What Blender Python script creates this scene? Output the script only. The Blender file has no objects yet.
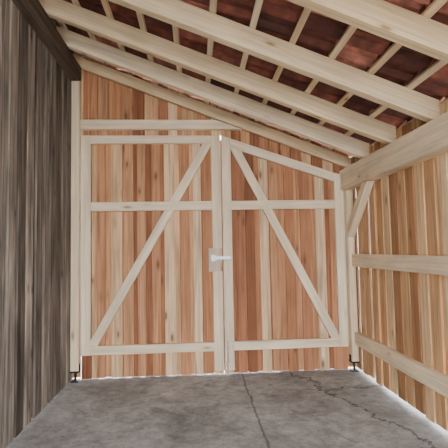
import bpy, math, random
from mathutils import Vector, Matrix
random.seed(11)
D=5.12; XL=-1.487; XR=1.96
SL=0.38
def zr(x): return 3.79-SL*(x+1.467)      # underside of rafters

# ------------------------------------------------ materials
def nt(name):
    m=bpy.data.materials.new(name); m.use_nodes=True
    t=m.node_tree; t.nodes.clear()
    o=t.nodes.new('ShaderNodeOutputMaterial'); b=t.nodes.new('ShaderNodeBsdfPrincipled')
    t.links.new(b.outputs[0],o.inputs[0])
    return m,t,b
def N(t,k,**kw):
    n=t.nodes.new(k)
    for a,v in kw.items(): setattr(n,a,v)
    return n
def ramp(t,stops,interp='LINEAR'):
    r=N(t,'ShaderNodeValToRGB'); cr=r.color_ramp; cr.interpolation=interp
    while len(cr.elements)<len(stops): cr.elements.new(0.5)
    for e,(p,c) in zip(cr.elements,stops):
        e.position=p; e.color=(c if isinstance(c,tuple) else (c,c,c))+(1,)
    return r
def mix(t,a,b,fac,mode='MIX'):
    m=N(t,'ShaderNodeMix',data_type='RGBA',blend_type=mode)
    for s,v in ((0,fac),(6,a),(7,b)):
        if hasattr(v,'is_linked') or hasattr(v,'links'): t.links.new(v,m.inputs[s])
        else: m.inputs[s].default_value = v if not isinstance(v,tuple) else v+(1,)
    return m.outputs[2]
def math_(t,op,a,b=None,clamp=False):
    m=N(t,'ShaderNodeMath',operation=op); m.use_clamp=clamp
    for i,v in enumerate((a,b)):
        if v is None: continue
        if isinstance(v,(int,float)): m.inputs[i].default_value=v
        else: t.links.new(v,m.inputs[i])
    return m.outputs[0]
def wood(name,stops,grain=0.35,knot=0.75,kcol=(0.16,0.07,0.03),rough=0.7,kscale=(2.4,6.5,6.5),kth=0.11,streak=0.25,bump=0.15,grime=0.0,fine=55,mid=16):
    m,t,b=nt(name)
    a=N(t,'ShaderNodeAttribute',attribute_name='gc'); r=N(t,'ShaderNodeAttribute',attribute_name='rnd')
    base=ramp(t,stops,'LINEAR'); t.links.new(r.outputs['Fac'],base.inputs[0])
    def noise(scale,detail=3,dist=0.0,s=1):
        mp=N(t,'ShaderNodeMapping'); mp.inputs['Scale'].default_value=scale
        t.links.new(a.outputs['Vector'],mp.inputs[0])
        n=N(t,'ShaderNodeTexNoise'); n.inputs['Scale'].default_value=s; n.inputs['Detail'].default_value=detail
        n.inputs['Distortion'].default_value=dist
        t.links.new(mp.outputs[0],n.inputs['Vector']); return n.outputs['Fac']
    g1=noise((1.3,fine,fine),4,0.6); g2=noise((0.8,mid,mid),3,1.2); g3=noise((2.0,5,5),2)
    c=base.outputs[0]
    gr=ramp(t,[(0.3,1-grain),(0.6,1.0),(1.0,1.1)]); t.links.new(g1,gr.inputs[0])
    c=mix(t,c,gr.outputs[0],1.0,'MULTIPLY')
    g2r=ramp(t,[(0.32,1-streak),(0.55,1.0),(0.8,1.12)]); t.links.new(g2,g2r.inputs[0])
    c=mix(t,c,g2r.outputs[0],1.0,'MULTIPLY')
    g3r=ramp(t,[(0.3,0.86),(0.7,1.08)]); t.links.new(g3,g3r.inputs[0])
    c=mix(t,c,g3r.outputs[0],1.0,'MULTIPLY')
    if grime>0:
        g4=noise((0.9,3.2,3.2),5,0.8); g4r=ramp(t,[(0.35,1-grime),(0.62,1.15)]); t.links.new(g4,g4r.inputs[0])
        c=mix(t,c,g4r.outputs[0],1.0,'MULTIPLY')
    mp=N(t,'ShaderNodeMapping'); mp.inputs['Scale'].default_value=kscale; t.links.new(a.outputs['Vector'],mp.inputs[0])
    v=N(t,'ShaderNodeTexVoronoi'); v.inputs['Scale'].default_value=1; t.links.new(mp.outputs[0],v.inputs['Vector'])
    kr=ramp(t,[(0.0,1.0),(kth*0.7,0.9),(kth,0.35),(kth*2.0,0.0)]); t.links.new(v.outputs['Distance'],kr.inputs[0])
    c=mix(t,c,kcol,math_(t,'MULTIPLY',kr.outputs[0],knot))
    t.links.new(c,b.inputs['Base Color']); b.inputs['Roughness'].default_value=rough
    b.inputs['Specular IOR Level'].default_value=0.25
    bp=N(t,'ShaderNodeBump'); bp.inputs['Strength'].default_value=bump; bp.inputs['Distance'].default_value=0.004
    t.links.new(g1,bp.inputs['Height']); t.links.new(bp.outputs[0],b.inputs['Normal'])
    return m
M_larch=wood('larch_boards',[(0.0,(0.26,0.10,0.045)),(0.18,(0.46,0.20,0.095)),(0.36,(0.62,0.32,0.16)),(0.5,(0.38,0.15,0.075)),(0.68,(0.58,0.30,0.155)),(0.82,(0.74,0.47,0.26)),(1.0,(0.82,0.60,0.38))],grain=0.34,streak=0.32,kth=0.13,knot=0.9)
M_larch2=wood('larch_wall_boards',[(0.0,(0.38,0.18,0.085)),(0.3,(0.62,0.35,0.17)),(0.6,(0.74,0.46,0.24)),(1.0,(0.84,0.61,0.36))],grain=0.3,streak=0.30)
M_spruce=wood('spruce_timber',[(0.0,(0.76,0.57,0.35)),(0.5,(0.82,0.65,0.43)),(1.0,(0.88,0.73,0.52))],grain=0.16,streak=0.16,kth=0.07,kcol=(0.28,0.14,0.06),knot=0.85,kscale=(1.7,5,5))
M_frame=wood('gate_frame_spruce',[(0.0,(0.74,0.58,0.40)),(1.0,(0.84,0.71,0.53))],grain=0.16,streak=0.16,kth=0.10,kcol=(0.28,0.14,0.06),knot=0.85,kscale=(2.0,6,6))
M_old=wood('weathered_boards',[(0.0,(0.11,0.09,0.075)),(0.35,(0.22,0.188,0.16)),(0.7,(0.34,0.295,0.255)),(1.0,(0.50,0.44,0.385))],grain=0.6,streak=0.45,knot=0.7,kcol=(0.04,0.03,0.025),bump=0.6,grime=0.35,rough=0.9,fine=42,mid=13)
M_oldbeam=wood('old_beam_wood',[(0.0,(0.12,0.09,0.07)),(1.0,(0.16,0.125,0.095))],grain=0.5,streak=0.4,bump=0.5,rough=0.9)
M_lock=wood('lock_board_wood',[(0.0,(0.56,0.44,0.33)),(1.0,(0.62,0.50,0.38))],grain=0.2,streak=0.2)

def metal(name,col,rough,met=1.0):
    m,t,b=nt(name)
    n=N(t,'ShaderNodeTexNoise'); n.inputs['Scale'].default_value=40
    r=ramp(t,[(0.3,tuple(c*0.8 for c in col)),(0.7,col)]); t.links.new(n.outputs['Fac'],r.inputs[0])
    t.links.new(r.outputs[0],b.inputs['Base Color'])
    b.inputs['Metallic'].default_value=met; b.inputs['Roughness'].default_value=rough
    return m
M_zinc=metal('zinc_steel',(0.50,0.51,0.53),0.5,0.8)
M_black=metal('black_steel',(0.02,0.02,0.022),0.5,0.6)

# clay tile
m,t,b=nt('clay_tile'); M_tile=m
r=N(t,'ShaderNodeAttribute',attribute_name='rnd'); a=N(t,'ShaderNodeAttribute',attribute_name='gc')
base=ramp(t,[(0.0,(0.08,0.024,0.018)),(0.35,(0.16,0.045,0.03)),(0.7,(0.25,0.072,0.048)),(1.0,(0.42,0.16,0.115))]); t.links.new(r.outputs['Fac'],base.inputs[0])
n=N(t,'ShaderNodeTexNoise'); n.inputs['Scale'].default_value=9; n.inputs['Detail'].default_value=6; t.links.new(a.outputs['Vector'],n.inputs['Vector'])
nr=ramp(t,[(0.3,0.5),(0.55,1.0),(0.75,1.7)]); t.links.new(n.outputs['Fac'],nr.inputs[0])
t.links.new(mix(t,base.outputs[0],nr.outputs[0],1.0,'MULTIPLY'),b.inputs['Base Color']); b.inputs['Roughness'].default_value=0.75

# concrete
m,t,b=nt('concrete_slab'); M_conc=m
g=N(t,'ShaderNodeNewGeometry'); sep=N(t,'ShaderNodeSeparateXYZ'); t.links.new(g.outputs['Position'],sep.inputs[0])
def nz(scale,detail=5,rough=0.55,dist=0):
    n=N(t,'ShaderNodeTexNoise'); n.inputs['Scale'].default_value=scale; n.inputs['Detail'].default_value=detail; n.inputs['Roughness'].default_value=rough
    n.inputs['Distortion'].default_value=dist
    t.links.new(g.outputs['Position'],n.inputs['Vector']); return n.outputs['Fac']
r1=ramp(t,[(0.3,(0.20,0.20,0.197)),(0.45,(0.31,0.31,0.305)),(0.58,(0.42,0.42,0.41)),(0.72,(0.60,0.595,0.575))]); t.links.new(nz(1.5,8,0.68,0.4),r1.inputs[0])
r2=ramp(t,[(0.32,0.60),(0.6,1.10)]); t.links.new(nz(9,7,0.75),r2.inputs[0])
c=mix(t,r1.outputs[0],r2.outputs[0],1.0,'MULTIPLY')
r3=ramp(t,[(0.30,0.45),(0.42,1.0)]); t.links.new(nz(30,3),r3.inputs[0])
c=mix(t,c,r3.outputs[0],0.6,'MULTIPLY')
wob=math_(t,'SUBTRACT',nz(2.5,6,0.7),0.5)
X,Y=sep.outputs[0],sep.outputs[1]
# dirt washed along the right-hand wall and in a few stains
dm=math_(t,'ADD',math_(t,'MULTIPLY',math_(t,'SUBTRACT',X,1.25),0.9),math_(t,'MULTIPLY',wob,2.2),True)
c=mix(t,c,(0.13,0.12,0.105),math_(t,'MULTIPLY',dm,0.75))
st=ramp(t,[(0.60,0.0),(0.66,1.0)]); t.links.new(nz(3.3,4,0.6,0.8),st.inputs[0])
c=mix(t,c,(0.12,0.115,0.11),math_(t,'MULTIPLY',st.outputs[0],0.5))
def crack(d,w,lo=None,hi=None,axis=None):
    d=math_(t,'ABSOLUTE',d)
    k=math_(t,'SUBTRACT',1.0,math_(t,'DIVIDE',d,w),True)
    if lo is not None: k=math_(t,'MULTIPLY',k,math_(t,'GREATER_THAN',axis,lo))
    if hi is not None: k=math_(t,'MULTIPLY',k,math_(t,'LESS_THAN',axis,hi))
    return k
d1=math_(t,'ADD',math_(t,'SUBTRACT',X,0.53),math_(t,'MULTIPLY',wob,0.10))
k1=crack(d1,0.015)
lin=math_(t,'ADD',1.2,math_(t,'MULTIPLY',math_(t,'SUBTRACT',4.95,Y),0.30))
d2=math_(t,'ADD',math_(t,'SUBTRACT',X,lin),math_(t,'MULTIPLY',wob,0.7))
k2=crack(d2,0.026)
d3=math_(t,'ADD',math_(t,'SUBTRACT',Y,4.45),math_(t,'MULTIPLY',wob,0.6))
k3=crack(d3,0.026,1.15,None,X)
k=math_(t,'MAXIMUM',math_(t,'MAXIMUM',math_(t,'MULTIPLY',k1,0.8),k2),k3)
c=mix(t,c,(0.035,0.034,0.030),k)
t.links.new(c,b.inputs['Base Color']); b.inputs['Roughness'].default_value=0.75
bp=N(t,'ShaderNodeBump'); bp.inputs['Strength'].default_value=0.3; bp.inputs['Distance'].default_value=0.01
t.links.new(nz(30,5),bp.inputs['Height']); t.links.new(bp.outputs[0],b.inputs['Normal'])

m,t,b=nt('gravel_yard'); M_yard=m
g=N(t,'ShaderNodeNewGeometry'); n=N(t,'ShaderNodeTexNoise'); n.inputs['Scale'].default_value=6; n.inputs['Detail'].default_value=8
t.links.new(g.outputs['Position'],n.inputs['Vector']); r=ramp(t,[(0.3,(0.35,0.34,0.31)),(0.7,(0.55,0.53,0.49))]); t.links.new(n.outputs['Fac'],r.inputs[0])
t.links.new(r.outputs[0],b.inputs['Base Color']); b.inputs['Roughness'].default_value=0.95

# ------------------------------------------------ mesh builder
class MB:
    def __init__(s): s.v=[];s.f=[];s.gc=[];s.rn=[]
    def prism(s,p0,p1,side,w,h,cut0=None,cut1=None,ch=0.003,rnd=None,taper=None):
        p0=Vector(p0);p1=Vector(p1); d=(p1-p0); L=d.length; d.normalize()
        side=Vector(side); side=(side-d*side.dot(d)).normalized(); up=d.cross(side).normalized()
        a,b=w/2,h/2
        sec=[(-a+ch,-b),(a-ch,-b),(a,-b+ch),(a,b-ch),(a-ch,b),(-a+ch,b),(-a,b-ch),(-a,-b+ch)]
        if rnd is None: rnd=random.random()
        off=Vector((random.uniform(0,50),random.uniform(0,50),random.uniform(0,50)))
        n=len(s.v)
        for e,(pp,cut) in enumerate(((p0,cut0),(p1,cut1))):
            for (x,y) in sec:
                q=pp+side*x+up*y
                if cut:
                    P,Nn=Vector(cut[0]),Vector(cut[1]); q=q+d*((P-q).dot(Nn)/d.dot(Nn))
                s.v.append(q); s.gc.append(Vector(((q-p0).dot(d),x,y))+off); s.rn.append(rnd)
        for i in range(8):
            j=(i+1)%8; s.f.append((n+i,n+j,n+8+j,n+8+i))
        s.f.append(tuple(n+7-i for i in range(8))); s.f.append(tuple(n+8+i for i in range(8)))
    def box(s,x0,x1,y0,y1,z0,z1,along='z',ch=0.003,**k):
        cx,cy,cz=(x0+x1)/2,(y0+y1)/2,(z0+z1)/2
        if along=='z': s.prism((cx,cy,z0),(cx,cy,z1),(1,0,0),x1-x0,y1-y0,ch=ch,**k)
        elif along=='x': s.prism((x0,cy,cz),(x1,cy,cz),(0,1,0),y1-y0,z1-z0,ch=ch,**k)
        else: s.prism((cx,y0,cz),(cx,y1,cz),(1,0,0),x1-x0,z1-z0,ch=ch,**k)
    def cyl(s,p0,p1,r,seg=16):
        p0=Vector(p0);p1=Vector(p1);d=(p1-p0).normalized()
        a=d.orthogonal().normalized();b=d.cross(a);n=len(s.v)
        for p in (p0,p1):
            for i in range(seg):
                q=p+a*r*math.cos(2*math.pi*i/seg)+b*r*math.sin(2*math.pi*i/seg)
                s.v.append(q);s.gc.append(q);s.rn.append(.5)
        for i in range(seg):
            j=(i+1)%seg;s.f.append((n+i,n+j,n+seg+j,n+seg+i))
        s.f.append(tuple(n+seg-1-i for i in range(seg)));s.f.append(tuple(n+seg+i for i in range(seg)))
    def obj(s,name,mat,parent=None):
        me=bpy.data.meshes.new(name); me.from_pydata([tuple(v) for v in s.v],[],s.f); me.update()
        at=me.attributes.new('gc','FLOAT_VECTOR','POINT'); at.data.foreach_set('vector',[c for g in s.gc for c in g])
        at=me.attributes.new('rnd','FLOAT','POINT'); at.data.foreach_set('value',s.rn)
        me.materials.append(mat)
        o=bpy.data.objects.new(name,me); bpy.context.collection.objects.link(o)
        if parent: o.parent=parent
        import bmesh
        bm=bmesh.new();bm.from_mesh(me);bmesh.ops.recalc_face_normals(bm,faces=bm.faces);bm.to_mesh(me);bm.free()
        return o
def empty(name,loc=(0,0,0)):
    o=bpy.data.objects.new(name,None); bpy.context.collection.objects.link(o); return o

Y0=-1.5   # open front of the shed
# ------------------------------------------------ floor & yard
b=MB(); b.box(-1.62,2.10,Y0,D+0.065,-0.12,0,along='y',ch=0.006); b.obj('floor',M_conc)
b=MB(); b.box(-30,30,-30,30,-0.30,-0.121,along='y'); b.obj('ground_yard',M_yard)

# ------------------------------------------------ left wall: weathered board-on-board
ww=MB(); y=Y0
while y<D+0.10:
    w=random.uniform(0.10,0.17); gap=random.uniform(0.02,0.075)
    top=4.05
    ww.prism((XL-0.014,y+w/2,0.01),(XL-0.014+random.uniform(-.004,.004),y+w/2,top),(0,1,0),w,0.028,rnd=random.random()**0.8,ch=0.006)
    yc=y+w+gap/2
    ww.prism((XL-0.044,yc,0.01),(XL-0.044,yc,top),(0,1,0),gap+0.09,0.022,rnd=random.uniform(0,.2),ch=0.002)
    y+=w+gap
ww.obj('wall_left',M_old)
b=MB(); b.box(XL-0.0+0.001,XL+0.13,Y0,D-0.12,3.58,zr(XL+0.13)-0.002,along='y',ch=0.008,rnd=.4); b.obj('old_wall_plate_beam',M_oldbeam)

# ------------------------------------------------ right wall
rw=MB(); y=Y0; fx=XR+0.012; kk=0
def rtop(x): return zr(x)+0.15
while y<D+0.05:
    w=random.uniform(0.125,0.15); gap=random.choice([random.uniform(0.012,0.03),random.uniform(0.045,0.08)])
    rw.prism((fx,y+w/2,0.03+random.uniform(-.015,.015)),(fx,y+w/2,rtop(fx)),(0,1,0),w,0.022,rnd=random.random(),ch=0.003)
    kk+=1
    sh = 0.032 if kk%5==2 else 0.0      # some backing boards sit off-centre and leave a slit of daylight
    rw.prism((fx+0.030,y+w+gap/2-sh,0.04+random.uniform(-.02,.02)),(fx+0.030,y+w+gap/2-sh,rtop(fx)),(0,1,0),gap+0.05,0.020,rnd=random.uniform(0,.4),ch=0.002)
    y+=w+gap
wr=empty('wall_right')
rw.obj('boards',M_larch2,wr)
b=MB()
for z0,z1 in ((1.275,1.426),(0.335,0.483)):
    b.box(XR-0.055,XR,Y0,D-0.13,z0,z1,along='y',rnd=random.uniform(.3,.8))
b.obj('rails',M_spruce,wr)
b=MB(); b.box(XR-0.13,XR-0.001,Y0-0.3,D-0.02,2.225,zr(XR)-0.01,along='y',rnd=0.7,ch=0.005); b.obj('eaves_beam',M_spruce)
# posts
wb=empty('wall_back')
def post(x0,x1,y0,y1,z1,name='wooden_post',cut=None,parent=None):
    e=empty(name)
    if parent: e.parent=parent
    p=MB(); p.box(x0,x1,y0,y1,0.13,z1,rnd=random.uniform(.3,.7),ch=0.005,cut1=cut) ; p.obj('timber',M_spruce if x0>1 else M_frame,e)
    a=MB(); cx,cy=(x0+x1)/2,(y0+y1)/2
    a.box(cx-.045,cx+.045,cy-.045,cy+.045,0.0,0.012); a.cyl((cx,cy,.012),(cx,cy,.11),.014)
    a.box(x0,x1,y0,y1,.108,.129)
    a.box(x0-.006,x0-.0005,cy-.03,cy+.03,.11,.20); a.box(x1+.0005,x1+.006,cy-.03,cy+.03,.11,.20)
    a.obj('post_anchor',M_black,e)
post(1.868,1.953,D-0.13,D-0.005,2.222,'corner_post',None,wb)
post(1.855,1.953,1.35,1.47,2.222,'wall_stud',None,wr)
post(1.855,1.953,Y0,Y0+.12,2.222,'wall_stud',None,wr)
nrm=(SL,0,1)
post(-1.48,-1.385,D-0.10,D-0.003,3.5,'gate_post',((0,0,zr(0)-0.005),nrm),wb)
# knee brace
b=MB(); b.prism((1.905,4.99,1.70),(1.905,4.40,2.24),(1,0,0),0.09,0.10,cut0=((0,D-0.131,0),(0,1,0)),cut1=((0,0,2.223),(0,0,1)),rnd=.5); b.obj('knee_brace',M_spruce)

# ------------------------------------------------ roof frame
ceil=empty('ceiling')
for i,yy in enumerate([D-0.07,4.47,3.84,3.12,2.32,1.6,0.9,0.2,-0.5,-1.2]):
    b=MB(); h=0.17 if i else 0.13; w=0.085 if i else 0.06
    vz=h/2*math.sqrt(1+SL*SL)
    x0,x1=(XL+0.005),XR-0.002
    yy+=0 if i==0 else 0.045
    b.prism((x0,yy,zr(x0)+vz),(x1,yy,zr(x1)+vz),(0,1,0),w,h,cut0=((x0,0,0),(1,0,0)),cut1=((x1,0,0),(1,0,0)),rnd=random.random(),ch=0.004)
    b.obj('rafter',M_spruce)
RH=0.17*math.sqrt(1+SL*SL)
cs=1/math.sqrt(1+SL*SL)
b=MB(); pitch=0.335*cs; xs=[]; x=XL+0.08
while x<2.45: xs.append(x); x+=pitch
for x in xs:
    zc=zr(x)+RH+0.018/cs*1.0
    b.prism((x,Y0-0.2,zc),(x,D+0.15,zc),(1,0,-SL),0.05,0.034,rnd=random.random(),ch=0.002)
b.obj('roof_battens',M_spruce,ceil)
# tiles: pantile courses, one sheet per course with per-tile colours
tv=MB(); per=0.205
def prof(u):  # u 0..1 across one tile
    return 0.022*math.sin(2*math.pi*u)+0.014*math.sin(4*math.pi*u+0.7)+ (0.018 if u>0.93 or u<0.03 else 0)
nseg=16
for ci,x in enumerate([XL-0.26]+xs):
    xa=x-0.0; xb=x+pitch+0.075
    z_a=zr(xa)+RH+0.034/cs+0.034; z_b=zr(xb)+RH+0.034/cs+0.076
    yv=Y0-0.25
    rowr=random.uniform(-.25,.25)
    while yv<D+0.2:
        rn=min(1,max(0,random.random()+rowr)); off=Vector((random.uniform(0,30),)*3)
        n=len(tv.v); jj=random.uniform(-.005,.005)
        rows=[(xa,z_a),(xa+0.02,z_a-0.016*0),(xb-0.02,z_b),(xb,z_b-0.012)]
        for (xx,zz) in rows:
            for k in range(nseg+1):
                u=k/nseg; p=Vector((xx,yv+u*per*1.02,zz+prof(u)+jj))
                tv.v.append(p); tv.gc.append(p*1.0+off); tv.rn.append(rn)
        for rr in range(len(rows)-1):
            for k in range(nseg):
                q=n+rr*(nseg+1)+k; tv.f.append((q,q+1,q+nseg+2,q+nseg+1))
        yv+=per
o=tv.obj('roof_tiles',M_tile,ceil)
sm=o.modifiers.new('thick','SOLIDIFY'); sm.thickness=0.012; sm.offset=1

# ------------------------------------------------ back wall infill
YB=D+0.012
def vboards(b,x0,x1,zb,zt,fw=(0.095,0.135),jit=0.0,cut=None,lowcut=None,edge=0.0):
    x=x0; last=.5
    while x<x1-0.01:
        w=min(random.uniform(*fw),x1-x); g=random.choice([random.uniform(0.008,0.02),random.uniform(0.04,0.08)])
        if x1-(x+w+g)<0.03: w=x1-x
        j=random.uniform(0,jit)
        r=random.random()
        while abs(r-last)<.18: r=random.random()
        last=r
        b.prism((x+w/2,YB,zb+j),(x+w/2,YB,zt),(1,0,0),w,0.022,cut1=cut,cut0=lowcut,rnd=r,ch=0.003)
        if x+w<x1-0.005:
            g2=min(g,x1-x-w); xa=max(x+w-0.025,x0); xb=min(x+w+g2+0.025,x1)
            b.prism(((xa+xb)/2,YB+0.031,zb+random.uniform(0,jit)),((xa+xb)/2,YB+0.031,zt),(1,0,0),xb-xa,0.021,cut1=cut,cut0=lowcut,rnd=random.random()*.8,ch=0.002)
        x+=w+g
b=MB(); top=((0,0,zr(0)+0.205),nrm)
vboards(b,XL,0.34,2.945,3.3,cut=top)
slope_low=((0.34,0,2.940),(0.335,0,1))
vboards(b,0.34,XR,2.5,3.0,cut=top,lowcut=slope_low)
b.box(XL,-1.386,D+0.001,D+0.02,0.03,2.95,rnd=.3); b.box(1.866,XR,D+0.001,D+0.02,0.03,2.6,rnd=.4,cut1=((0,0,zr(0)-0.01),nrm))
b.obj('gable_boards',M_larch,wb)
b=MB(); b.box(-1.384,0.69,D-0.055,D-0.002,3.005,3.125,along='x',rnd=.6,cut1=((0,0,zr(0)-0.004),nrm)); b.obj('header_beam',M_frame,wb)

# ------------------------------------------------ gate leaves
FY0,FY1=D-0.046,D-0.0005
def diag(b,p,q,w,cut0,cut1,rnd=.5):
    b.prism((p[0],(FY0+FY1)/2,p[1]),(q[0],(FY0+FY1)/2,q[1]),(0,1,0),FY1-FY0-0.002,w,cut0=cut0,cut1=cut1,rnd=rnd)
W=0.115
# left leaf
L0,L1=-1.378,0.319; ZT=2.93
e=empty('door_1')
b=MB(); vboards(b,L0,L1,0.003,ZT,jit=0.012); b.obj('boards',M_larch,e)
b=MB(); b.box(0.26,0.40,D+0.0565,D+0.077,0.03,2.90,rnd=.3); b.obj('cover_strip',M_larch,e)
b=MB()
b.box(L0,L0+W,FY0,FY1,0.29,ZT,rnd=.7); b.box(L1-W,L1,FY0,FY1,0.06,ZT,rnd=.3)
b.box(L0+W,L1-W,FY0,FY1,ZT-0.10,ZT,along='x',rnd=.8); b.box(L0+W,L1-W,FY0,FY1,2.0,2.109,along='x',rnd=.5); b.box(L0+W-.0,L1-W,FY0,FY1,0.29,0.395,along='x',rnd=.4)
b.obj('frame',M_frame,e)
b=MB()
p=Vector((L0+W+0.02,0.395)); q=Vector((L1-W-0.045,ZT-0.10)); dr=(q-p)
def at(z): return p+dr*((z-p.y)/dr.y)
diag(b,at(.5),at(1.9),0.105,((0,0,.395),(0,0,1)),((0,0,2.0),(0,0,1)))
diag(b,at(2.15),at(2.75),0.105,((0,0,2.109),(0,0,1)),((0,0,ZT-0.10),(0,0,1)))
b.obj('diagonal_brace',M_frame,e)
b=MB(); b.box(0.150,0.317,FY0-0.022,FY0-0.001,1.245,1.53,rnd=.4); b.obj('lock_board',M_lock,e)
b=MB(); b.box(0.19,0.42,FY0-0.030,FY0-0.024,1.390,1.430,along='x'); b.box(0.18,0.24,FY0-0.028,FY0-0.0225,1.370,1.450)
b.cyl((0.31,FY0-0.040,1.41),(0.31,FY0-0.030,1.41),0.014)
b.obj('latch',M_zinc,e)
# right leaf
R0,R1=0.331,1.862; S2=0.335
def lt(x): return ZT-S2*(x-R0)+0.0
e=empty('door_2')
n2=(S2,0,1); tp=((R0,0,ZT),n2); tpl=((R0,0,ZT-0.115),n2)
b=MB(); vboards(b,R0,R1,0.003,2.6,jit=0.012,cut=tp); b.obj('boards',M_larch,e)
b=MB()
b.box(R0,R0+W,FY0,FY1,0.06,2.7,rnd=.5,cut1=tp); b.box(R1-W,R1,FY0,FY1,0.29,2.3,rnd=.7,cut1=tp)
zc=lambda x: lt(x)-0.0575
b.prism((R0+W,(FY0+FY1)/2,zc(R0+W)),(R1-W,(FY0+FY1)/2,zc(R1-W)),(0,1,0),FY1-FY0,0.108,cut0=((R0+W,0,0),(1,0,0)),cut1=((R1-W,0,0),(1,0,0)),rnd=.8)
b.box(R0+W,R1-W,FY0,FY1,2.0,2.109,along='x',rnd=.4); b.box(R0+W,R1-W,FY0,FY1,0.29,0.395,along='x',rnd=.6)
b.obj('frame',M_frame,e)
b=MB()
p=Vector((R1-W-0.04,0.395)); q=Vector((R0+W+0.05,2.78)); dr=q-p
diag(b,at(.5),at(1.9),0.105,((0,0,.395),(0,0,1)),((0,0,2.0),(0,0,1)))
diag(b,at(2.15),at(2.6),0.105,((0,0,2.109),(0,0,1)),tpl)
b.obj('diagonal_brace',M_frame,e)
b=MB()
b.cyl((0.365,FY0-0.012,0.005),(0.365,FY0-0.012,0.42),0.008); b.cyl((0.365,FY0-0.012,0.40),(0.365,FY0-0.05,0.40),0.007)
for z in (.13,.3): b.box(0.345,0.385,FY0-0.024,FY0-0.0005,z,z+.03)
b.box(0.345,0.40,FY0-.004,FY0-.0005,1.38,1.44)
b.obj('drop_bolt',M_zinc,e)

# ------------------------------------------------ light
w=bpy.data.worlds.new('overcast_sky'); bpy.context.scene.world=w; w.use_nodes=True
bg=w.node_tree.nodes['Background']; bg.inputs[0].default_value=(0.93,0.96,1.0,1); bg.inputs[1].default_value=16.0

cam=bpy.data.cameras.new('camera'); co=bpy.data.objects.new('camera',cam); bpy.context.collection.objects.link(co)
cam.sensor_width=36; cam.sensor_height=36; cam.lens=36*414.4/448
co.location=(0,0,1.5); co.rotation_euler=(math.radians(90+3.64),math.radians(1.07),math.radians(-3.85))
cam.clip_start=0.02
bpy.context.scene.camera=co
